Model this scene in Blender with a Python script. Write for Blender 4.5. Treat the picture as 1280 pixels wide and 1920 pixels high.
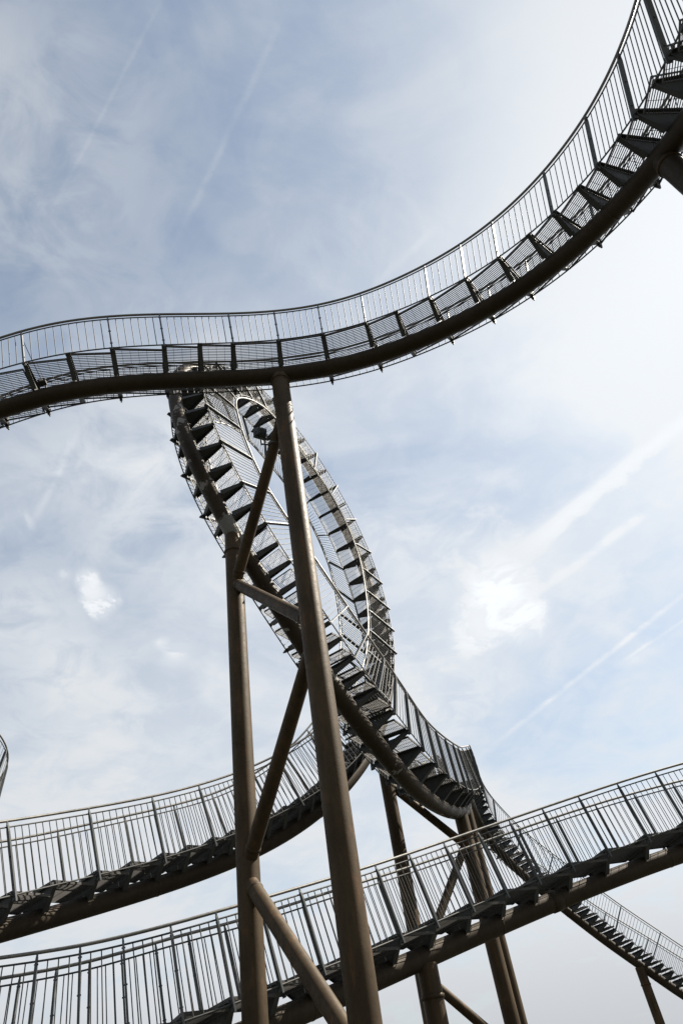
import bpy, bmesh, math, random
from mathutils import Vector, Matrix

random.seed(7)
for o in list(bpy.data.objects):
    bpy.data.objects.remove(o)
scene = bpy.context.scene
col = scene.collection
V = Vector

# ------------------------------------------------------------------ camera
RIGHT = V((0.98242318, 0.12370645, -0.13979056))
UPV = V((0.18666732, -0.65106247, 0.73571256))
FWD = V((0.0, 0.7488754, 0.66271082))
EYE = V((0, 0, 1.6))
cam_d = bpy.data.cameras.new('camera')
cam = bpy.data.objects.new('camera', cam_d)
col.objects.link(cam)
cam_d.sensor_fit = 'VERTICAL'
cam_d.sensor_height = 36
cam_d.sensor_width = 24
cam_d.lens = 24.0
cam_d.clip_start = 0.1
cam_d.clip_end = 20000
m = Matrix((RIGHT, UPV, -FWD)).transposed().to_4x4()
m.translation = EYE
cam.matrix_world = m
scene.camera = cam


def direction(u, v):
    """world direction of a point of the 1280x1920 photograph (used to survey the sky)"""
    return (RIGHT * ((u - 640) / 1280) + UPV * ((960 - v) / 1280) + FWD).normalized()


def project(p):
    d = V(p) - EYE
    z = d.dot(FWD)
    if z < .2:
        return None
    return 640 + 1280 * d.dot(RIGHT) / z, 960 - 1280 * d.dot(UPV) / z, z


# ------------------------------------------------------------------ sun + sky
SUN_AZ, SUN_EL = math.radians(66), math.radians(48)      # azimuth clockwise from +Y
SUN = V((math.sin(SUN_AZ) * math.cos(SUN_EL), math.cos(SUN_AZ) * math.cos(SUN_EL), math.sin(SUN_EL)))
sd = bpy.data.lights.new('sun', 'SUN')
sd.energy = 5.0
sd.angle = math.radians(0.6)
sd.color = (1.0, 0.93, 0.82)
sun = bpy.data.objects.new('sun', sd)
col.objects.link(sun)
sun.rotation_euler = SUN.to_track_quat('Z', 'Y').to_euler()
sun.location = (30, 20, 40)

scene.view_settings.view_transform = 'Standard'
scene.view_settings.look = 'None'
scene.view_settings.gamma = 1
scene.view_settings.exposure = 1.585
scene.view_settings.use_curve_mapping = False

world = bpy.data.worlds.new('World')
scene.world = world
world.use_nodes = True
world.cycles.sampling_method = 'MANUAL'
world.cycles.sample_map_resolution = 512
wn = world.node_tree
wn.nodes.clear()


class NT:
    """tiny helper to wire node trees"""
    def __init__(s, t):
        s.t = t

    def new(s, kind, **kw):
        n = s.t.nodes.new(kind)
        for k, v in kw.items():
            setattr(n, k, v)
        return n

    def set(s, sock, v):
        if isinstance(v, bpy.types.NodeSocket):
            s.t.links.new(v, sock)
        else:
            sock.default_value = v

    def math(s, op, a, b=0.0, c=0.0, clamp=False):
        n = s.new('ShaderNodeMath', operation=op, use_clamp=clamp)
        for i, x in enumerate((a, b, c)):
            s.set(n.inputs[i], x)
        return n.outputs[0]

    def vmath(s, op, a, b=None, scale=None):
        n = s.new('ShaderNodeVectorMath', operation=op)
        s.set(n.inputs[0], a)
        if b is not None:
            s.set(n.inputs[1], b)
        if scale is not None:
            s.set(n.inputs['Scale'], scale)
        return n.outputs['Value'] if op in ('DOT_PRODUCT', 'LENGTH', 'DISTANCE') else n.outputs[0]

    def ramp(s, x, lo, hi, a=0.0, b=1.0):
        n = s.new('ShaderNodeMapRange', interpolation_type='SMOOTHSTEP', clamp=True)
        s.set(n.inputs['Value'], x)
        for k, v in zip(('From Min', 'From Max', 'To Min', 'To Max'), (lo, hi, a, b)):
            s.set(n.inputs[k], v)
        return n.outputs[0]

    def noise(s, vec, scale, detail=6, rough=.55, dist=0.0):
        n = s.new('ShaderNodeTexNoise')
        s.set(n.inputs['Vector'], vec)
        n.inputs['Scale'].default_value = scale
        n.inputs['Detail'].default_value = detail
        n.inputs['Roughness'].default_value = rough
        n.inputs['Distortion'].default_value = dist
        return n.outputs[0]

    def mix(s, f, a, b):
        n = s.new('ShaderNodeMix', data_type='RGBA')
        s.set(n.inputs[0], f)
        s.set(n.inputs[6], a if isinstance(a, bpy.types.NodeSocket) else (*a, 1))
        s.set(n.inputs[7], b if isinstance(b, bpy.types.NodeSocket) else (*b, 1))
        return n.outputs[2]


def build_sky():
    N = NT(wn)
    out = N.new('ShaderNodeOutputWorld')
    bg = N.new('ShaderNodeBackground')
    wn.links.new(bg.outputs[0], out.inputs[0])
    bg.inputs[1].default_value = 0.05
    sky = N.new('ShaderNodeTexSky', sky_type='NISHITA')
    sky.sun_disc = False
    sky.sun_elevation = SUN_EL
    sky.sun_rotation = SUN_AZ
    sky.altitude = 80
    sky.air_density = 1.0
    sky.dust_density = 1.2
    sky.ozone_density = 1.0
    d = N.new('ShaderNodeTexCoord').outputs['Generated']
    sep = N.new('ShaderNodeSeparateXYZ')
    wn.links.new(d, sep.inputs[0])
    x, y, z = sep.outputs
    # flat cloud deck coordinates
    k = N.math('DIVIDE', 1.0, N.math('ADD', N.math('MAXIMUM', z, 0.0), 0.22))
    cmb = N.new('ShaderNodeCombineXYZ')
    N.set(cmb.inputs[0], N.math('MULTIPLY', x, k))
    N.set(cmb.inputs[1], N.math('MULTIPLY', y, k))
    flat = cmb.outputs[0]
    mp = N.new('ShaderNodeMapping')
    wn.links.new(flat, mp.inputs[0])
    mp.inputs['Rotation'].default_value = (0, 0, math.radians(35))
    mp.inputs['Scale'].default_value = (0.75, 1.6, 1)
    mp.inputs['Location'].default_value = (3.3, 1.7, 0)
    n1 = N.noise(mp.outputs[0], 0.9, 5, .5, .7)
    n2 = N.noise(flat, 3.2, 8, .58, .9)
    n3 = N.noise(flat, 11.0, 7, .6, .6)
    sunny = N.math('MAXIMUM', N.vmath('DOT_PRODUCT', d, tuple(SUN)), 0.0)
    phase = N.math('POWER', N.math('MULTIPLY', N.math('ADD', N.vmath('DOT_PRODUCT', d, tuple(SUN)), 1.0), .5), 2.0)
    g_wide = N.math('POWER', sunny, 5.0)
    g_mid = N.math('POWER', sunny, 18.0)
    veil = N.math('ADD', N.math('MULTIPLY', N.math('SUBTRACT', N.ramp(n1, .34, .66), .5), .32),
                  N.math('MULTIPLY', N.math('SUBTRACT', N.ramp(n2, .38, .70), .5), .24))
    veil = N.math('ADD', veil, N.math('MULTIPLY', N.math('SUBTRACT', N.ramp(n3, .36, .68), .5), .12))
    veil = N.math('ADD', veil, N.math('MULTIPLY', g_wide, .42))
    veil = N.math('ADD', veil, N.ramp(z, .98, .55, .33, .62))
    veil = N.math('ADD', veil, N.ramp(z, .52, .06, 0.0, .50))
    veil = N.math('MAXIMUM', N.math('ADD', veil, N.math('MULTIPLY', g_mid, .95)), .10)
    puff = 0.0
    # separate small clouds, kept where they drift in the sky: (direction, radius, amount)
    for (u, v, r, amt, lo, hi) in (
            (945, 1105, .068, 1.1, .42, .56), (905, 1160, .056, .95, .44, .58), (985, 1165, .042, .7, .44, .60),
            (880, 1200, .04, .45, .46, .60), (920, 1010, .15, .30, .38, .70),
            (182, 1130, .030, 1.3, .40, .53), (163, 1085, .021, 1.2, .40, .53), (172, 1105, .02, .7, .42, .56),
            (30, 985, .026, .5, .42, .6), (330, 1218, .034, .40, .46, .62), (300, 1205, .02, .3, .46, .62),
            (122, 1075, .014, .35, .46, .60), (30, 1140, .11, .30, .36, .66), (120, 1250, .10, .28, .36, .66),
            (240, 1295, .09, .20, .40, .66), (740, 1010, .15, .22, .36, .74), (820, 1300, .13, .28, .36, .72),
            (300, 850, .30, .40, .20, .60), (90, 300, .26, .36, .20, .60), (60, 1500, .30, .12, .2, .6), (1080, 1830, .10, .22, .44, .64)):
        dist = N.vmath('DISTANCE', d, tuple(direction(u, v)))
        body = N.ramp(N.math('ADD', dist, N.math('MULTIPLY', N.math('SUBTRACT', N.math('ADD', N.math('MULTIPLY', n3, .55), N.math('MULTIPLY', n2, .45)), .5), min(r * 4.2, .22))), r, r * .1)
        tex = N.ramp(n3, lo, hi)
        one = N.math('MULTIPLY', N.math('MULTIPLY', body, N.math('ADD', N.math('MULTIPLY', tex, .8), .2)), amt)
        veil = N.math('ADD', veil, one)
        if r < .07:
            puff = N.math('ADD', one, puff)
    # vapour trails: great circles between two directions (start, end, width, amount, fade both ends)
    for (a, b, w, amt) in (
            ((330, -50), (80, 430), .0042, .17), ((560, -30), (300, 520), .007, .15), ((690, 545), (830, 415), .009, .14),
            ((55, 1000), (155, 790), .008, .26), ((1460, 645), (940, 1065), .0165, .80), ((980, 1128), (1250, 935), .010, .38),
            ((870, 1440), (1420, 1005), .0055, .46), ((1140, 1257), (1420, 1070), .0034, .34), ((980, 1360), (1320, 1160), .014, .14),
            ((180, 250), (20, 560), .012, .10)):
        da, db = direction(*a), direction(*b)
        nrm = da.cross(db).normalized()
        mid = (da + db).normalized()
        half = math.acos(max(-1, min(1, da.dot(mid))))
        along = (db - da).normalized()
        off = N.vmath('DOT_PRODUCT', d, tuple(nrm))
        off = N.math('ABSOLUTE', N.math('ADD', off, N.math('MULTIPLY', N.math('SUBTRACT', n3, .5), w * 1.5)))
        line = N.ramp(off, w, 0.0)
        pos = N.math('ABSOLUTE', N.vmath('DOT_PRODUCT', d, tuple(along)))
        pos = N.math('ABSOLUTE', N.math('SUBTRACT', N.vmath('DOT_PRODUCT', d, tuple(along)), mid.dot(along)))
        ends = N.ramp(pos, math.sin(half), math.sin(half) * .45)
        front = N.ramp(N.vmath('DOT_PRODUCT', d, tuple(mid)), .6, .75)
        s = N.math('MULTIPLY', N.math('MULTIPLY', line, ends), N.math('MULTIPLY', front, amt * .8))
        s = N.math('MULTIPLY', s, N.math('MULTIPLY', N.ramp(n3, .3, .62, .35, 1.0), N.ramp(n2, .3, .6, .5, 1.0)))
        veil = N.math('ADD', veil, s)
        puff = N.math('ADD', puff, N.math('MULTIPLY', s, .6))
    veil = N.math('MINIMUM', veil, 1.0)
    # cloud brightness: thin ice cloud scatters forward, so it brightens towards the sun
    bright = N.math('ADD', N.math('ADD', 3.22, N.math('MULTIPLY', phase, 1.35)), N.math('ADD', N.math('MULTIPLY', g_wide, .20), N.math('MULTIPLY', g_mid, .55)))
    # the layer looks densest half way up, thinner overhead, dulled by haze low down
    bright = N.math('ADD', bright, N.math('MULTIPLY', N.ramp(z, -.02, .22), N.ramp(z, .98, .70, .55, 1.45)))
    bright = N.math('ADD', bright, N.math('MULTIPLY', N.math('MINIMUM', puff, 1.0), 1.1))
    cl = N.new('ShaderNodeVectorMath', operation='SCALE')
    cl.inputs[0].default_value = (0.962, 1.0, 1.045)
    N.set(cl.inputs['Scale'], bright)
    blue = N.vmath('MULTIPLY', sky.outputs[0], (.97, 1.05, 1.0))
    res = N.mix(veil, blue, cl.outputs[0])
    wn.links.new(res, bg.inputs[0])


build_sky()


# ------------------------------------------------------------------ materials
def material(name):
    mt = bpy.data.materials.new(name)
    mt.use_nodes = True
    N = NT(mt.node_tree)
    b = mt.node_tree.nodes['Principled BSDF']
    return mt, N, b


def painted_steel(name, c0, c1, flakes=0.0, rust=0.0):
    mt, N, b = material(name)
    co = N.new('ShaderNodeTexCoord').outputs['Object']
    mp = N.new('ShaderNodeMapping')
    N.set(mp.inputs[0], co)
    mp.inputs['Scale'].default_value = (1, 1, .22)
    big = N.noise(co, .9, 5, .6)
    fine = N.noise(co, 14, 6, .62)
    streak = N.noise(mp.outputs[0], 9, 5, .6)
    f = N.ramp(N.math('ADD', N.math('MULTIPLY', big, .6), N.math('MULTIPLY', streak, .4)), .38, .64)
    c = N.mix(f, c0, c1)
    c = N.mix(N.ramp(fine, .58, .74, 0, .5), c, tuple(x * .55 for x in c0))
    if rust:
        c = N.mix(N.ramp(streak, .56, .70, 0, rust), c, (.095, .045, .022))
    if flakes:
        # old primer showing where the top coat came off
        fl = N.noise(co, 2.1, 6, .62, 1.2)
        fm = N.math('MULTIPLY', N.ramp(fl, .605, .625), flakes)
        c = N.mix(fm, c, (.22, .21, .20))
        # a repainted sleeve of the tube around the head of the support column
        ds = N.vmath('DISTANCE', co, (-2.36, 11.05, 11.33))
        pm = N.ramp(N.math('ADD', ds, N.math('MULTIPLY', N.math('SUBTRACT', fl, .5), .9)), .52, .46)
        c = N.mix(N.math('MULTIPLY', pm, .9), c, (.15, .148, .14))
    N.set(b.inputs['Base Color'], c)
    N.set(b.inputs['Roughness'], N.ramp(fine, .3, .7, .48, .64))
    b.inputs['Metallic'].default_value = 0.0
    b.inputs['Specular IOR Level'].default_value = .16
    b.inputs['Specular Tint'].default_value = (1.0, .82, .58, 1)
    bp = N.new('ShaderNodeBump')
    bp.inputs['Strength'].default_value = .12
    bp.inputs['Distance'].default_value = .01
    N.set(bp.inputs['Height'], N.math('ADD', fine, N.noise(co, 60, 3)))
    N.set(b.inputs['Normal'], bp.outputs[0])
    return mt


def bare_steel(name, c0, c1, metal, r0, r1, scale=9):
    mt, N, b = material(name)
    co = N.new('ShaderNodeTexCoord').outputs['Object']
    n = N.noise(co, scale, 6, .6)
    n2 = N.noise(co, scale * .2, 4, .55)
    f = N.ramp(N.math('ADD', N.math('MULTIPLY', n, .5), N.math('MULTIPLY', n2, .5)), .36, .64)
    N.set(b.inputs['Base Color'], N.mix(f, c0, c1))
    N.set(b.inputs['Roughness'], N.ramp(n, .3, .7, r0, r1))
    b.inputs['Metallic'].default_value = metal
    b.inputs['Specular IOR Level'].default_value = .3
    return mt


M_COLUMN = painted_steel('bronze_painted_column_steel', (.029, .0200, .0116), (.052, .0362, .0213), rust=.55)
M_TUBE = painted_steel('bronze_painted_tube_steel', (.022, .017, .0125), (.032, .025, .0185))
M_LOOP = painted_steel('flaking_bronze_tube_steel', (.022, .017, .0125), (.032, .025, .0185), flakes=.8)
M_GALV = bare_steel('galvanised_steel', (.034, .036, .036), (.054, .057, .057), .15, .52, .68)
M_POST = bare_steel('galvanised_post_steel', (.050, .055, .056), (.080, .086, .088), .15, .52, .68)
M_BAR = bare_steel('galvanised_bar_steel', (.044, .044, .042), (.068, .067, .063), .25, .5, .66)
M_GRATE = bare_steel('weathered_grating_steel', (.046, .043, .040), (.072, .067, .061), .0, .6, .8)
M_HAND = bare_steel('brushed_handrail_steel', (.125, .120, .109), (.18, .172, .157), .4, .4, .54, 20)
M_BLACK = bare_steel('black_plastic', (.02, .02, .02), (.035, .035, .035), 0, .45, .6)
M_LENS = bare_steel('frosted_lamp_glass', (.35, .33, .30), (.42, .40, .37), 0, .15, .25)


def ground_mat():
    mt, N, b = material('dry_grass_and_gravel')
    co = N.new('ShaderNodeTexCoord').outputs['Object']
    f = N.ramp(N.noise(co, .12, 8, .6), .40, .60)
    c = N.mix(f, (.018, .022, .010), (.032, .028, .021))
    c = N.mix(N.ramp(N.noise(co, 6, 6, .7), .45, .7, 0, .6), c, (.012, .014, .008))
    N.set(b.inputs['Base Color'], c)
    b.inputs['Roughness'].default_value = .95
    return mt


# ------------------------------------------------------------------ mesh helpers
class MB:
    def __init__(s):
        s.v, s.f = [], []

    def quad_box(s, a, b):
        """box from two matching quads (lists of four points)"""
        n = len(s.v)
        s.v += [tuple(p) for p in a] + [tuple(p) for p in b]
        s.f += [(n, n + 3, n + 2, n + 1), (n + 4, n + 5, n + 6, n + 7)]
        for i in range(4):
            j = (i + 1) % 4
            s.f.append((n + i, n + j, n + 4 + j, n + 4 + i))

    def box(s, c, ax, ay, az):
        """centre and three half-extent vectors"""
        c, ax, ay, az = V(c), V(ax), V(ay), V(az)
        s.quad_box([c - ax - ay - az, c + ax - ay - az, c + ax + ay - az, c - ax + ay - az],
                   [c - ax - ay + az, c + ax - ay + az, c + ax + ay + az, c - ax + ay + az])

    def prism(s, pts, off):
        n = len(s.v)
        k = len(pts)
        s.v += [tuple(p) for p in pts] + [tuple(V(p) + V(off)) for p in pts]
        s.f.append(tuple(range(n + k - 1, n - 1, -1)))
        s.f.append(tuple(range(n + k, n + 2 * k)))
        for i in range(k):
            j = (i + 1) % k
            s.f.append((n + i, n + j, n + k + j, n + k + i))

    def frame_prism(s, outer, inner, off):
        k = len(outer)
        for i in range(k):
            j = (i + 1) % k
            s.prism([outer[i], outer[j], inner[j], inner[i]], off)

    def sweep(s, pts, us, vs, r, seg=8, cap=True):
        n = len(s.v)
        for p, a, b_, rr in zip(pts, us, vs, r if isinstance(r, list) else [r] * len(pts)):
            for k in range(seg):
                t = 2 * math.pi * k / seg
                s.v.append(tuple(V(p) + V(a) * (rr * math.cos(t)) + V(b_) * (rr * math.sin(t))))
        for i in range(len(pts) - 1):
            for k in range(seg):
                k2 = (k + 1) % seg
                s.f.append((n + i * seg + k, n + i * seg + k2, n + (i + 1) * seg + k2, n + (i + 1) * seg + k))
        if cap:
            e = n + (len(pts) - 1) * seg
            c = len(s.v)                                   # caps get their own vertices so the side shades clean
            s.v += s.v[n:n + seg] + s.v[e:e + seg]
            s.f.append(tuple(c + k for k in range(seg - 1, -1, -1)))
            s.f.append(tuple(c + seg + k for k in range(seg)))

    def rod(s, a, b, r, seg=12, r2=None):
        a, b = V(a), V(b)
        t = (b - a).normalized()
        u = t.cross(V((0, 0, 1)) if abs(t.z) < .9 else V((1, 0, 0))).normalized()
        w = t.cross(u)
        s.sweep([a, b], [u, u], [w, w], [r, r if r2 is None else r2], seg)

    def mesh(s, name, smooth=False, angle=None):
        me = bpy.data.meshes.new(name)
        me.from_pydata(s.v, [], s.f)
        me.update()
        bm = bmesh.new()
        bm.from_mesh(me)
        bmesh.ops.recalc_face_normals(bm, faces=bm.faces)
        bm.to_mesh(me)
        bm.free()
        if smooth:
            for p in me.polygons:
                p.use_smooth = len(p.vertices) == 4
        return me


def link(name, me, mat, parent=None, local=None):
    o = bpy.data.objects.new(name, me)
    col.objects.link(o)
    if me is not None and mat is not None and not me.materials:
        me.materials.append(mat)
    if parent is not None:
        o.parent = parent
    if local is not None:
        o.matrix_local = local
    return o


def part(name, mb, mat, root, smooth=False):
    """a mesh in world coordinates under a root that stands at its base"""
    loc = Matrix.Translation(-root.location) if root.type == 'EMPTY' else Matrix.Identity(4)
    return link(name, mb.mesh(name, smooth), mat, root, loc)


def thing(name, loc, label, cat, group=None):
    o = bpy.data.objects.new(name, None)
    o.empty_display_size = .3
    o.location = loc
    col.objects.link(o)
    o['label'] = label
    o['category'] = cat
    o['kind'] = 'thing'
    if group:
        o['group'] = group
    return o


# ------------------------------------------------------------------ ground
g = MB()
R0 = 6000
ring = [0, 20, 60, 150, 500, 2000, R0]
n_seg = 48
g.v.append((0, 0, 0))
for r in ring[1:]:
    for k in range(n_seg):
        a = 2 * math.pi * k / n_seg
        g.v.append((r * math.cos(a), r * math.sin(a), -max(0, r - 60) * .02 if r < 600 else -10))
for k in range(n_seg):
    g.f.append((0, 1 + k, 1 + (k + 1) % n_seg))
for i in range(len(ring) - 2):
    for k in range(n_seg):
        a, b = 1 + i * n_seg, 1 + (i + 1) * n_seg
        k2 = (k + 1) % n_seg
        g.f.append((a + k, b + k, b + k2, a + k2))
go = link('ground', g.mesh('ground'), ground_mat())
go['kind'] = 'structure'

# ------------------------------------------------------------------ track geometry
HC = 0.48          # tube centre to deck
HALF_DECK = 0.56
HALF_RAIL = 0.63
R_TUBE = 0.178


def nat_spline(ctrl):
    """natural cubic spline through rows; returns an evaluator over the row index"""
    n = len(ctrl)
    dim = len(ctrl[0])
    Ms = []
    for d in range(dim):
        y = [c[d] for c in ctrl]
        a, b, c_, r = [0] * n, [1] * n, [0] * n, [0] * n
        for i in range(1, n - 1):
            a[i], b[i], c_[i] = 1, 4, 1
            r[i] = 6 * (y[i + 1] - 2 * y[i] + y[i - 1])
        for i in range(1, n):
            w = a[i] / b[i - 1]
            b[i] -= w * c_[i - 1]
            r[i] -= w * r[i - 1]
        x = [0] * n
        x[-1] = r[-1] / b[-1]
        for i in range(n - 2, -1, -1):
            x[i] = (r[i] - c_[i] * x[i + 1]) / b[i]
        Ms.append(x)

    def ev(t):
        i = max(0, min(n - 2, int(t)))
        bb = t - i
        aa = 1 - bb
        return [aa * ctrl[i][d] + bb * ctrl[i + 1][d] +
                ((aa ** 3 - aa) * Ms[d][i] + (bb ** 3 - bb) * Ms[d][i + 1]) / 6 for d in range(dim)]
    return ev


class Track:
    def __init__(s, ctrl, ds=.06):
        ev = nat_spline(ctrl)
        n = len(ctrl) * 40
        raw = [ev(i * (len(ctrl) - 1) / n) for i in range(n + 1)]
        L = [0]
        for a, b in zip(raw, raw[1:]):
            L.append(L[-1] + (V(b[:3]) - V(a[:3])).length)
        s.len = L[-1]
        s.n = int(s.len / ds)
        s.ds = s.len / s.n
        P, S = [], []
        j = 0
        for i in range(s.n + 1):
            q = i * s.ds
            while j < n - 1 and L[j + 1] < q:
                j += 1
            f = (q - L[j]) / max(1e-9, L[j + 1] - L[j])
            r = [a + (b - a) * f for a, b in zip(raw[j], raw[j + 1])]
            P.append(V(r[:3]))
            S.append(V(r[3:6]))
        s.P, s.T, s.S, s.U = P, [], [], []
        for i in range(s.n + 1):
            t = (P[min(i + 1, s.n)] - P[max(i - 1, 0)]).normalized()
            sv = (S[i] - t * S[i].dot(t)).normalized()
            s.T.append(t)
            s.S.append(sv)
            s.U.append(sv.cross(t))

    def at(s, q):
        x = max(0, min(s.n - 1e-6, q / s.ds))
        i = int(x)
        f = x - i

        def lp(a):
            return a[i].lerp(a[i + 1], f)
        return lp(s.P), lp(s.T).normalized(), lp(s.S).normalized(), lp(s.U).normalized()

    def slope(s, q):
        return math.degrees(math.asin(max(-1, min(1, s.at(q)[1].z))))


def smooth01(x, a, b):
    t = max(0, min(1, (x - a) / (b - a)))
    return t * t * (3 - 2 * t)


def auto_steps(tr, a, b, rule):
    out = [a]
    while out[-1] < b:
        out.append(out[-1] + rule(out[-1]))
    return out[:-1]


def baluster_mesh():
    mb = MB()
    mb.rod((0, 0, 0), (0, 0, 1), 1.0, 6)
    return mb.mesh('baluster', True)


BAL = baluster_mesh()
BAL.materials.append(M_BAR)


def bal_matrix(a, b, r):
    t = b - a
    L = t.length
    t.normalize()
    u = t.cross(V((0.3, 1, .1))).normalized()
    w = t.cross(u)
    mt = Matrix((u * r, w * r, t * L)).transposed().to_4x4()
    mt.translation = a
    return mt


def view_size(a, b):
    pa, pb = project(a), project(b)
    if not pa or not pb:
        return 0
    inside = any(-15 < p[0] < 1295 and -15 < p[1] < 1935 for p in (pa, pb))
    return math.hypot(pa[0] - pb[0], pa[1] - pb[1]) if inside else 0


def make_tread(tr, q0, q1):
    """a grating panel between two brackets: level steps where one can walk, along the track in the loop"""
    P0, T0, S0, U0 = tr.at(q0)
    P1, T1, S1, U1 = tr.at(q1)
    D0, D1 = P0 + U0 * HC, P1 + U1 * HC
    ang = abs(math.degrees(math.asin(max(-1, min(1, (D1 - D0).normalized().z)))))
    loop = 1.0 if U0.z < .25 else smooth01(ang, 44, 62)
    rise = abs(D1.z - D0.z)
    k = .42 * smooth01(rise, .18, .36)
    zlev = min(D0.z, D1.z) * (1 - k) + max(D0.z, D1.z) * k
    c = []
    for D, S_ in ((D0, S0), (D1, S1)):
        Sh = V((S_.x, S_.y, 0)).normalized()
        for sg in (-1, 1):
            tang = D + S_ * (sg * HALF_DECK)
            flat = D + Sh * (sg * HALF_DECK)
            flat.z = zlev
            c.append(flat.lerp(tang, loop))
    a0, a1, b0, b1 = c                       # left/right at q0, left/right at q1
    ax = ((b0 + b1) - (a0 + a1)).normalized()
    sv = ((a1 - a0) + (b1 - b0)).normalized()
    up = sv.cross(ax).normalized()
    ins = ax * .012
    a0, a1, b0, b1 = a0 + ins, a1 + ins, b0 - ins, b1 - ins
    mb = MB()
    nb = 28
    for i in range(nb + 1):
        f = i / nb
        p, q = a0.lerp(a1, f), b0.lerp(b1, f)
        edge = i in (0, nb)
        h, w = (.045, .006) if edge else (.020, .0034)
        mb.quad_box([p - sv * w - up * h, p + sv * w - up * h, p + sv * w, p - sv * w],
                    [q - sv * w - up * h, q + sv * w - up * h, q + sv * w, q - sv * w])
    ln = ((b0 + b1) - (a0 + a1)).length / 2
    nc = max(2, int(ln / .15))
    for i in range(nc + 1):
        f = i / nc
        p, q = a0.lerp(b0, f), a1.lerp(b1, f)
        end = i in (0, nc)
        h, w = (.045, .006) if end else (.008, .003)
        tp = up * .002
        mb.quad_box([p - ax * w - up * h + tp, p + ax * w - up * h + tp, p + ax * w + tp, p - ax * w + tp],
                    [q - ax * w - up * h + tp, q + ax * w - up * h + tp, q + ax * w + tp, q - ax * w + tp])
    return mb


def make_bracket(tr, q, pierced):
    P, T, S, U = tr.at(q)
    O = P + U * HC

    def pt(x, h, t=0.0):
        return O + S * x + U * h + T * t
    mb = MB()
    th = .007
    fl = .052
    mb.box(pt(0, -.052), S * .575, T * fl, U * .006)                       # top flange
    for sg in (-1, 1):
        outer = [pt(sg * .60, -.058, -th), pt(sg * .60, -.115, -th), pt(sg * .19, -.40, -th), pt(sg * .004, -.43, -th), pt(sg * .004, -.058, -th)]
        if pierced:
            inner = [pt(sg * .42, -.080, -th), pt(sg * .40, -.120, -th), pt(sg * .27, -.165, -th), pt(sg * .12, -.165, -th), pt(sg * .12, -.080, -th)]
            mb.frame_prism(outer, inner, T * (2 * th))
        else:
            mb.prism(outer, T * (2 * th))
        # sloping bottom flange, narrowing to the tip
        a, b = pt(sg * .602, -.116), pt(sg * .185, -.406)
        nrm = (b - a).normalized().cross(T).normalized() * .006
        mb.quad_box([a - T * fl * .75 - nrm, a + T * fl * .75 - nrm, a + T * fl * .75 + nrm, a - T * fl * .75 + nrm],
                    [b - T * fl - nrm, b + T * fl - nrm, b + T * fl + nrm, b - T * fl + nrm])
        # end plate that takes the railing post
        mb.box(pt(sg * .607, -.085), S * .006, T * .05, U * .045)
    return mb


def make_post(tr, q, sg):
    P, T, S, U = tr.at(q)
    O = P + U * HC + S * (sg * (HALF_RAIL + .012))
    mb = MB()
    w, t = .038, .0145
    prof = [(-w, -.20), (w, -.20), (w, .90), (w * .62, 1.0), (w * .3, 1.035), (-w * .3, 1.035), (-w * .62, 1.0), (-w, .90)]
    mb.prism([O + S * x + U * h + T * -t for x, h in prof], T * (2 * t))
    for h in (.06, .5, .94):                                                # bolt heads
        mb.box(O + U * h, S * .010, T * (t + .012), U * .010)
    mb.box(O + U * 1.045, S * .012, T * .012, U * .03)                      # handrail saddle
    mb.box(O - S * (sg * .02) - U * .15, S * .03, T * .03, U * .03)
    return mb


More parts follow.
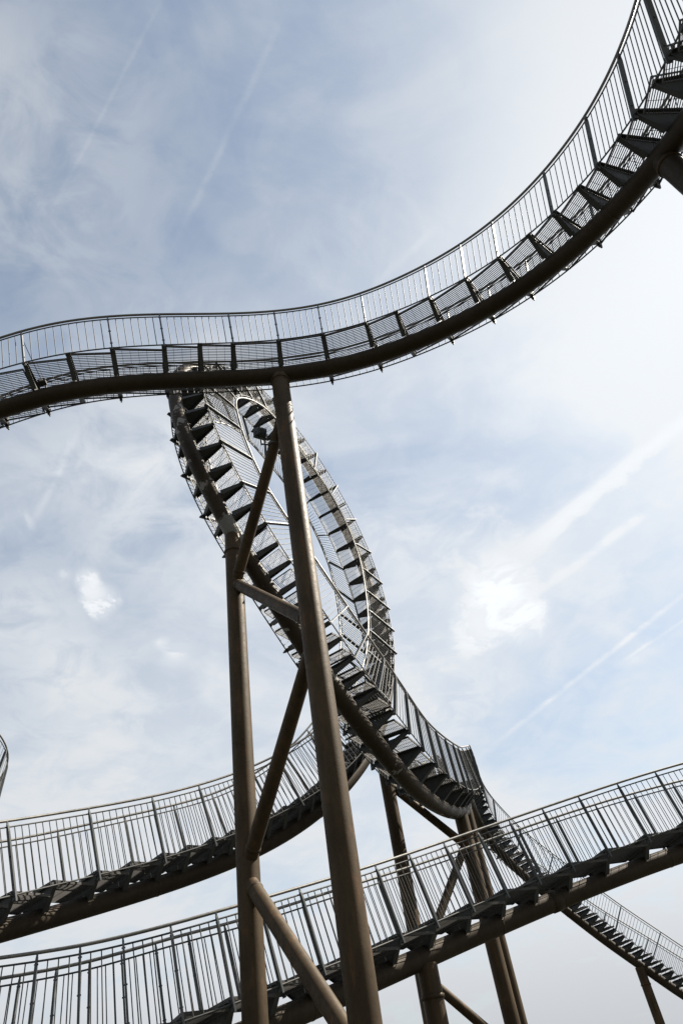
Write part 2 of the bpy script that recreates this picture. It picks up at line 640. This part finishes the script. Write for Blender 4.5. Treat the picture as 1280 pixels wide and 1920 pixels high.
def build_walkway(name, label, ctrl, steps, post_gap, r_tube=None, mat_tube=None, a=None, b=None, limit=300,
                  pierced=lambda sl, uz: False):
    tr = Track(ctrl)
    a = 0 if a is None else a
    b = tr.len if b is None else b
    if callable(steps):
        steps = steps(tr)
    P0 = tr.at((a + b) / 2)[0]
    root = thing(name, (P0.x, P0.y, min(tr.at(a + (b - a) * i / 20)[0].z for i in range(21)) - .2), label, 'walkway')
    # main tube
    idx = [i for i in range(0, tr.n + 1, 2) if a <= i * tr.ds <= b]
    mb = MB()
    rr = [r_tube(tr.P[i]) if r_tube else R_TUBE for i in idx]
    mb.sweep([tr.P[i] for i in idx], [tr.S[i] for i in idx], [tr.U[i] for i in idx], rr, 36)
    part('main_tube', mb, mat_tube or M_TUBE, root, True)
    # weld rings between the rolled tube lengths
    q = a + 2.2
    while q < b - .5:
        P, T, S, U = tr.at(q)
        r = (r_tube(P) if r_tube else R_TUBE)
        mb = MB()
        mb.sweep([P + T * x for x in (-.022, -.012, .012, .022)], [S] * 4, [U] * 4, [r + .001, r + .006, r + .006, r + .001], 36)
        part('weld_seam', mb, mat_tube or M_TUBE, root, True)
        q += 4.3
    # treads and brackets
    for i, q in enumerate(steps):
        sl = abs(tr.slope(q))
        part('bracket', make_bracket(tr, q, pierced(sl, tr.at(q)[3].z)), M_GALV, root)
        if i + 1 < len(steps):
            part('tread', make_tread(tr, q, steps[i + 1]), M_GRATE, root)
    # railings
    posts = [steps[0]]
    for q in steps[1:]:
        if q - posts[-1] >= (post_gap(q) if callable(post_gap) else post_gap):
            posts.append(q)
    cand = []
    for sg in (-1, 1):
        rid = [i for i in range(0, tr.n + 1, 2) if steps[0] - .25 <= i * tr.ds <= steps[-1] + .25]

        def line(h, w):
            return [tr.P[i] + tr.U[i] * (HC + h) + tr.S[i] * (sg * w) for i in rid]
        ss, uu = [tr.S[i] for i in rid], [tr.U[i] for i in rid]
        mb = MB()
        mb.sweep(line(.98, HALF_RAIL), ss, uu, .0135, 8)
        mb.sweep(line(-.10, HALF_RAIL), ss, uu, .0145, 8)
        rail = part('railing', mb, M_BAR, root, True)
        mb = MB()
        mb.sweep(line(1.085, HALF_RAIL), ss, uu, .025, 12)
        part('handrail', mb, M_HAND, rail, True)
        for q in posts:
            part('post', make_post(tr, q, sg), M_POST, rail)
        for q0, q1 in zip(posts, posts[1:]):
            n = max(1, round((q1 - q0) / .138))
            for k in range(1, n):
                P, T, S, U = tr.at(q0 + (q1 - q0) * k / n)
                B = P + U * HC + S * (sg * HALF_RAIL)
                x, y = B - U * .10, B + U * .98
                cand.append((view_size(x, y), x, y, rail))
    cand.sort(key=lambda c: -c[0])
    single, rest = cand[:limit], cand[limit:]
    for sz, x, y, rail in single:
        link('baluster', BAL, None, rail, bal_matrix(x, y, .0085))
    if rest:
        mb = MB()
        for sz, x, y, rail in rest:
            mb.rod(x, y, .0085, 6)
        o = part('baluster_remainder', mb, M_BAR, root, True)
        o['kind'] = 'stuff'
    return tr


# rows: tube centre x, y, z and side direction x, y, z
T1 = [
    (-8.110, 8.020, 12.560, -0.12, -0.99, 0.015),
    (-6.598, 7.990, 12.930, -0.042, -0.999, 0.015), (-5.091, 8.046, 13.264, 0.117, -0.993, 0.001),
    (-3.596, 8.335, 13.531, 0.241, -0.970, 0.009), (-2.108, 8.718, 13.703, 0.233, -0.972, 0.020),
    (-0.589, 8.992, 13.772, 0.099, -0.995, 0.025), (0.954, 8.981, 13.745, -0.125, -0.992, 0.029),
    (2.447, 8.613, 13.614, -0.339, -0.941, 0.021), (3.816, 7.947, 13.363, -0.536, -0.844, 0.008),
    (4.967, 6.982, 13.016, -0.741, -0.672, -0.003), (5.785, 5.764, 12.545, -0.909, -0.417, -0.007),
    (6.145, 4.431, 11.868, -0.996, -0.086, -0.007), (6.070, 3.155, 11.004, -0.980, 0.197, -0.009),
    (5.720, 2.060, 10.130, -0.92, 0.40, 0), (5.150, 1.120, 9.330, -0.80, 0.60, 0)]
T2 = [
    (-8.436, 9.337, 3.849, 0.915, -0.398, 0.071), (-7.833, 10.656, 4.237, 0.884, -0.464, 0.044),
    (-7.119, 11.912, 4.643, 0.838, -0.544, 0.037), (-6.283, 13.087, 5.058, 0.777, -0.629, 0.020),
    (-5.323, 14.163, 5.473, 0.719, -0.695, -0.030), (-4.278, 15.145, 5.916, 0.665, -0.746, -0.032),
    (-3.186, 16.029, 6.443, 0.607, -0.794, -0.022), (-2.105, 16.806, 7.134, 0.611, -0.789, -0.063),
    (-1.147, 17.531, 8.031, 0.687, -0.723, -0.075), (-0.404, 18.255, 9.113, 0.768, -0.640, -0.005),
    (0.102, 18.980, 10.324, 0.800, -0.594, 0.079), (0.426, 19.676, 11.613, 0.809, -0.571, 0.139),
    (0.598, 20.307, 12.963, 0.815, -0.553, 0.174), (0.636, 20.826, 14.370, 0.833, -0.524, 0.176),
    (0.560, 21.157, 15.831, 0.866, -0.481, 0.135), (0.399, 21.180, 17.319, 0.886, -0.457, 0.077),
    (0.096, 20.774, 18.724, 0.897, -0.439, 0.050), (-0.341, 19.926, 19.873, 0.916, -0.401, 0.019),
    (-0.844, 18.767, 20.674, 0.921, -0.390, -0.002), (-1.398, 17.449, 21.118, 0.922, -0.386, -0.011),
    (-1.962, 16.064, 21.210, 0.928, -0.371, 0.020), (-2.501, 14.694, 20.941, 0.920, -0.385, 0.079),
    (-2.988, 13.426, 20.310, 0.902, -0.416, 0.112), (-3.388, 12.330, 19.371, 0.888, -0.442, 0.129),
    (-3.639, 11.458, 18.180, 0.865, -0.472, 0.170), (-3.688, 10.849, 16.813, 0.827, -0.523, 0.205),
    (-3.539, 10.516, 15.360, 0.820, -0.536, 0.201), (-3.233, 10.471, 13.893, 0.841, -0.509, 0.181),
    (-2.807, 10.697, 12.474, 0.853, -0.493, 0.170), (-2.290, 11.161, 11.146, 0.846, -0.516, 0.134),
    (-1.718, 11.827, 9.929, 0.849, -0.520, 0.093), (-1.122, 12.657, 8.831, 0.864, -0.500, 0.061),
    (-0.521, 13.689, 7.927, 0.895, -0.445, 0.018), (0.039, 14.955, 7.359, 0.935, -0.355, 0.014),
    (0.526, 16.351, 7.116, 0.950, -0.312, 0.036), (1.003, 17.773, 7.126, 0.947, -0.321, 0.019),
    (1.458, 19.185, 7.350, 0.956, -0.293, 0.025), (1.856, 20.568, 7.773, 0.948, -0.304, 0.092),
    (2.03, 21.80, 8.27, 0.985, -0.17, 0.08), (2.151, 23.007, 8.76, 0.992, -0.11, 0.05),
    (2.28, 24.00, 9.18, 0.992, -0.12, 0.02)]
T4 = [
    (-7.820, 10.840, 2.410, 0.06, -0.998, 0.01),
    (-6.301, 10.974, 2.400, 0.152, -0.988, 0.009), (-4.810, 11.296, 2.428, 0.281, -0.959, -0.027),
    (-3.420, 11.880, 2.639, 0.520, -0.854, -0.019), (-2.231, 12.782, 2.959, 0.641, -0.766, 0.044),
    (-1.095, 13.742, 3.310, 0.619, -0.784, 0.037), (0.104, 14.618, 3.667, 0.540, -0.841, 0.036),
    (1.394, 15.356, 4.017, 0.434, -0.900, 0.033), (2.767, 15.938, 4.347, 0.340, -0.940, 0.012),
    (4.195, 16.391, 4.645, 0.264, -0.965, 0.003), (5.660, 16.740, 4.897, 0.199, -0.980, 0.013),
    (7.153, 17.006, 5.086, 0.149, -0.989, 0.027), (8.663, 17.203, 5.207, 0.108, -0.994, 0.035)]
T5 = [
    (2.28, 24.00, 9.18, 0.992, -0.12, 0.02), (2.43, 25.35, 9.66, 0.995, -0.12, 0.0), (2.60, 26.70, 10.09, 0.993, -0.12, 0),
    (2.78, 28.05, 10.44, 0.993, -0.12, 0), (2.96, 29.40, 10.70, 0.993, -0.12, 0), (3.14, 30.85, 10.86, 0.993, -0.12, 0),
    (3.38, 32.35, 10.80, 0.98, -0.20, 0), (3.826, 33.815, 10.260, 0.829, -0.559, 0.002),
    (4.714, 34.846, 9.230, 0.700, -0.714, 0.018), (5.782, 35.610, 8.143, 0.52, -0.854, 0.0),
    (6.925, 36.279, 7.065, 0.47, -0.883, 0.01), (8.099, 36.914, 6.003, 0.36, -0.933, 0.01),
    (9.334, 37.293, 4.887, 0.22, -0.975, -0.01), (10.580, 37.507, 3.738, 0.116, -0.993, -0.002),
    (11.85, 37.62, 2.70, 0.08, -0.996, 0)]

L1 = 1.557   # length of the piece added before the surveyed part of T1
T1_STEPS = [.35, .98, 1.75] + [L1 + x for x in (1.09, 1.86, 2.66, 3.65, 4.37, 5.07, 6.08, 7.1, 8.13, 8.85, 9.65, 10.53, 11.35,
                                                12.11, 12.76, 13.43, 13.98, 14.62, 15.17, 15.83, 16.47, 17.0, 17.5, 18.0, 18.5, 19.0)]
T4_STEPS = [.3, .9, 1.4] + [1.526 + x for x in (.35, .95, 1.55, 2.15, 2.8, 3.45, 4.19, 4.98, 5.82, 6.69, 7.54, 8.44, 9.32, 10.15, 11.02,
                                              11.97, 13.0, 14.0, 15.0, 16.0)]
T3_STEPS = [.4, 1.15, 1.9, 2.68, 3.44, 4.2, 5.05, 5.76, 6.45, 7.05, 7.65, 8.17, 8.72, 9.2, 9.66, 10.1, 10.52, 10.94, 11.36, 11.78, 12.2, 12.62, 13.04]
JOINT = 13.1

upper = build_walkway('steel_walkway', 'grey walkway sweeping across the top of the picture and curving up to the right corner',
                      T1, T1_STEPS, .80)
rising = build_walkway('steel_walkway', 'lower left walkway with stepped deck rising right behind the two tall columns',
                       T2, T3_STEPS, .95, a=0, b=JOINT, mat_tube=M_TUBE)


def loop_radius(p):
    return R_TUBE + .020 * (1 - smooth01(p.z, 8.6, 11.2)) * (1 - smooth01(p.y, 16.0, 18.5))


def loop_rule(tr):
    def rule(q):
        if q < 20:
            return .62
        if q < 30:
            return .82
        if q < 41.4:
            return .72
        return .63 - .20 * smooth01(q, 41.4, 45.5)
    up = auto_steps(tr, JOINT + .35, 45.9, rule)
    return up[:-1] + [46.05, 46.47, 46.96, 47.37, 47.86, 48.56, 49.25, 50.0, 50.88, 51.7, 52.5, 53.3] + \
        auto_steps(tr, 54.0, tr.len - .1, lambda q: .65)


loop = build_walkway('loop_walkway', 'tall looping walkway in the centre with flaking tube and curled lower end',
                     T2, loop_rule, lambda q: .92 if q < 46.8 else .66, r_tube=loop_radius, mat_tube=M_LOOP, a=JOINT, limit=300,
                     pierced=lambda sl, uz: 14 < sl < 50 and uz > .5)
front = build_walkway('steel_walkway', 'lowest walkway in front, rising from bottom left to the right edge',
                      T4, T4_STEPS, .55)
far = build_walkway('steel_stairway', 'small distant stairway descending to the bottom right corner',
                    T5, lambda tr: auto_steps(tr, .4, tr.len - .2, lambda q: .62 if abs(tr.slope(q)) < 15 else .46), 1.5)

# walkway that just touches the left edge of the picture
d6 = direction(11, 1432)
p6 = EYE + d6 * (20.0 / d6.dot(FWD))
e1 = V((d6.y, -d6.x, 0)).normalized()
e2 = V((d6.x, d6.y, 0)).normalized()
R6 = 2.3
c6 = p6 - e1 * R6
T6 = []
for i in range(12):
    th = math.radians(-100 + 165 * i / 11)
    o = e1 * math.cos(th) + e2 * math.sin(th)
    pp = c6 + o * (R6 - HALF_RAIL) + V((0, 0, -HC - 1.085 - (R6 - .6) * th * .30))
    T6.append((*pp, *o))
edge = build_walkway('steel_walkway', 'end of a curved walkway railing peeking in at the left edge', T6,
                     lambda tr: auto_steps(tr, .2, tr.len - .2, lambda q: .5), .45)


# ------------------------------------------------------------------ supports
def column(root, top, base_z=0.0, r=.185, tube_r=R_TUBE, flange=None, name='column', mat=None):
    mb = MB()
    x, y, z = top
    z -= .11                                               # the shaft ends inside the tube it carries
    mb.sweep([(x, y, base_z), (x, y, z)], [V((1, 0, 0))] * 2, [V((0, 1, 0))] * 2, r, 40)
    c = part(name, mb, mat or M_COLUMN, root, True)
    if flange is not None:
        mb = MB()
        zf = flange
        mb.sweep([(x, y, zf - .035), (x, y, zf - .03), (x, y, zf + .03), (x, y, zf + .035)],
                 [V((1, 0, 0))] * 4, [V((0, 1, 0))] * 4, [r + .003, r + .02, r + .02, r + .003], 40)
        part('flange', mb, M_COLUMN, root, True)
    mb = MB()
    mb.sweep([(x, y, base_z - .02), (x, y, base_z + .04)], [V((1, 0, 0))] * 2, [V((0, 1, 0))] * 2, r + .16, 24)
    part('base_plate', mb, M_GALV, root)
    return c


def brace(root, a, b, r=.115):
    mb = MB()
    mb.rod(a, b, r, 32)
    part('brace', mb, M_COLUMN, root, True)
    # weld collar where each end meets its upright
    for p, q in ((V(a), V(b)), (V(b), V(a))):
        t = (q - p).normalized()
        d = .20 / max(.25, math.hypot(t.x, t.y))
        u = t.cross(V((0, 0, 1))).normalized()
        w = t.cross(u)
        mb = MB()
        mb.sweep([p + t * (d + x) for x in (-.03, -.015, .015, .03)], [u] * 4, [w] * 4, [r + .001, r + .010, r + .010, r + .001], 32)
        part('weld_collar', mb, M_COLUMN, root, True)


def on_column(top, v):
    """height at which a column passes row v of the photograph"""
    lo, hi = -3.0, 30.0
    for _ in range(50):
        mid = (lo + hi) / 2
        if project((top[0], top[1], mid))[1] > v:
            lo = mid
        else:
            hi = mid
    return V((top[0], top[1], lo))


def nearest(tr, u, v, y0=-99, y1=99):
    best = None
    for p in tr.P:
        if y0 < p.y < y1:
            a = project(p)
            if a:
                d = (a[0] - u) ** 2 + (a[1] - v) ** 2
                if best is None or d < best[0]:
                    best = (d, p)
    return best[1].copy()


A = nearest(upper, 524, 703)
B = nearest(loop, 437, 1000)
fr = thing('braced_support', (A.x, A.y, 0), 'pair of tall bronze columns in front joined by zigzag braces', 'support')
column(fr, A, flange=A.z - .235, r=.184)
column(fr, B, flange=B.z - .55, r=.178)
for (c0, v0, c1, v1) in ((A, 770, B, 1096), (B, 1094, A, 1166), (A, 1200, B, 1622), (B, 1650, A, 2010)):
    brace(fr, on_column(c0, v0), on_column(c1, v1))

D1 = nearest(loop, 862, 1522)
C_dir = direction(771, 1715)
C_h = V((C_dir.x, C_dir.y, 0)).normalized() * 18.75
C = V((C_h.x, C_h.y, 10.1))
fr2 = thing('braced_support', (C.x, C.y, 0), 'dark braced pair of columns under the curled end of the loop', 'support')
column(fr2, C, r=.178)
column(fr2, D1, flange=D1.z - .62, r=.186)
for (c0, v0, c1, v1) in ((C, 1468, D1, 1590), (D1, 1575, C, 1812), (C, 1826, D1, 1985)):
    brace(fr2, on_column(c0, v0), on_column(c1, v1), .105)

D2 = nearest(loop, 884, 1512, 20.4, 23)
sc = thing('support_column', (D2.x, D2.y, 0), 'rusty slimmer column standing right behind the flanged dark column', 'support')
column(sc, D2, r=.165, name='shaft')
E_ = nearest(front, 795, 1795)
sc = thing('support_column', (E_.x, E_.y, 0), 'short flanged column carrying the front walkway at the bottom edge', 'support')
column(sc, E_, flange=E_.z - .60, r=.186, name='shaft')
F_ = nearest(far, 1196, 1810)
sc = thing('support_column', (F_.x, F_.y, 0), 'thin dark column under the distant stairway at bottom right', 'support')
column(sc, F_, flange=F_.z - .75, r=.20, name='shaft')
G_ = nearest(upper, 1236, 297)
sc = thing('support_column', (G_.x, G_.y, 0), 'dark column head under the upper walkway at the right edge', 'support')
column(sc, G_, flange=G_.z - .30, r=.178, name='shaft', mat=M_TUBE)


# sleeve round the tube of the front walkway
_s = nearest(front, 1045, 1700)
_q = min(range(front.n), key=lambda i: (front.P[i] - _s).length)
fw_root = [o for o in bpy.data.objects if o.get('label', '').startswith('lowest walkway')][0]
mb = MB()
P, T, S, U = front.P[_q], front.T[_q], front.S[_q], front.U[_q]
mb.sweep([P + T * x for x in (-.11, -.10, .10, .11)], [S] * 4, [U] * 4, [R_TUBE + .001, R_TUBE + .016, R_TUBE + .016, R_TUBE + .001], 36)
part('tube_sleeve', mb, M_TUBE, fw_root, True)


# ------------------------------------------------------------------ lamps
def at_depth(u, v, z):
    d = direction(u, v)
    return EYE + d * (z / d.dot(FWD))


def floodlight(pos, aim, clamp):
    root = thing('floodlight', pos, 'small square floodlight on a stalk clamped to the upper brace', 'floodlight')
    pos, aim = V(pos), V(aim).normalized()
    sd_ = aim.cross(V((0, 0, 1))).normalized()
    up = sd_.cross(aim)
    mb = MB()
    b = [pos + sd_ * (x * .10) + up * (y * .085) - aim * .07 for x, y in ((-1, -1), (1, -1), (1, 1), (-1, 1))]
    f = [pos + sd_ * (x * .135) + up * (y * .115) + aim * .07 for x, y in ((-1, -1), (1, -1), (1, 1), (-1, 1))]
    mb.quad_box(b, f)
    for k in range(5):
        mb.box(pos - aim * .085 + sd_ * (-.07 + .035 * k), sd_ * .004, up * .075, aim * .03)
    part('housing', mb, M_POST, root)
    mb = MB()
    mb.box(pos + aim * .073, sd_ * .118, up * .098, aim * .006)
    part('glass', mb, M_LENS, root)
    mb = MB()
    mb.box(pos + aim * .14 + up * .118, sd_ * .14, aim * .08, up * .004)
    part('visor', mb, M_POST, root)
    mb = MB()
    foot = pos - V((0, 0, .36))
    mb.rod(pos - up * .10, foot, .018, 12)
    mb.rod(foot + V((0, 0, .02)), clamp, .018, 12)
    for e in (-1, 1):
        mb.box(pos + sd_ * (e * .145) - up * .05, sd_ * .005, aim * .02, up * .075)
    mb.box(pos - up * .128, sd_ * .15, aim * .02, up * .005)
    part('stalk', mb, M_POST, root)
    mb = MB()
    mb.sweep([clamp + V((0, 0, -.04)), clamp + V((0, 0, .04))], [V((1, 0, 0))] * 2, [V((0, 1, 0))] * 2, .132, 24)
    part('clamp', mb, M_POST, root)


b0, b1 = on_column(A, 770), on_column(B, 1096)
cl = b0.lerp(b1, .30)
fp = at_depth(489, 812, 14.15)
floodlight(fp, V((-.55, .75, .25)), b0.lerp(b1, .20))


def deck_lamp(tr, q):
    P, T, S, U = tr.at(q)
    c = P + U * (HC - .26) + S * .20 + T * .10
    root = thing('deck_lamp', c, 'small black lamp with loose cable under the left end of the top walkway', 'lamp')
    mb = MB()
    mb.box(c, S * .055, T * .075, U * .05)
    mb.box(c + U * .065 - T * .04, S * .02, T * .012, U * .03)
    part('housing', mb, M_BLACK, root)
    mb = MB()
    mb.rod(c + S * .05, c + S * .075, .034, 20)
    part('lens', mb, M_LENS, root, True)
    for k, (a, b, sag) in enumerate((
            (P + U * (HC + .95) + S * .60 - T * .10, c + U * .05, -.03), (c + T * .07, P + U * .19 + S * .05 + T * .75, .10))):
        mb = MB()
        pts = []
        for i in range(17):
            f = i / 16
            p = a.lerp(b, f) + U * (sag * 4 * f * (1 - f)) + S * (.05 * math.sin(f * 7 + k))
            pts.append(p)
        mb.sweep(pts, [S] * 17, [U] * 17 if k else [T] * 17, .009, 6)
        part('cable', mb, M_BLACK, root, True)


deck_lamp(upper, L1 + 1.16)
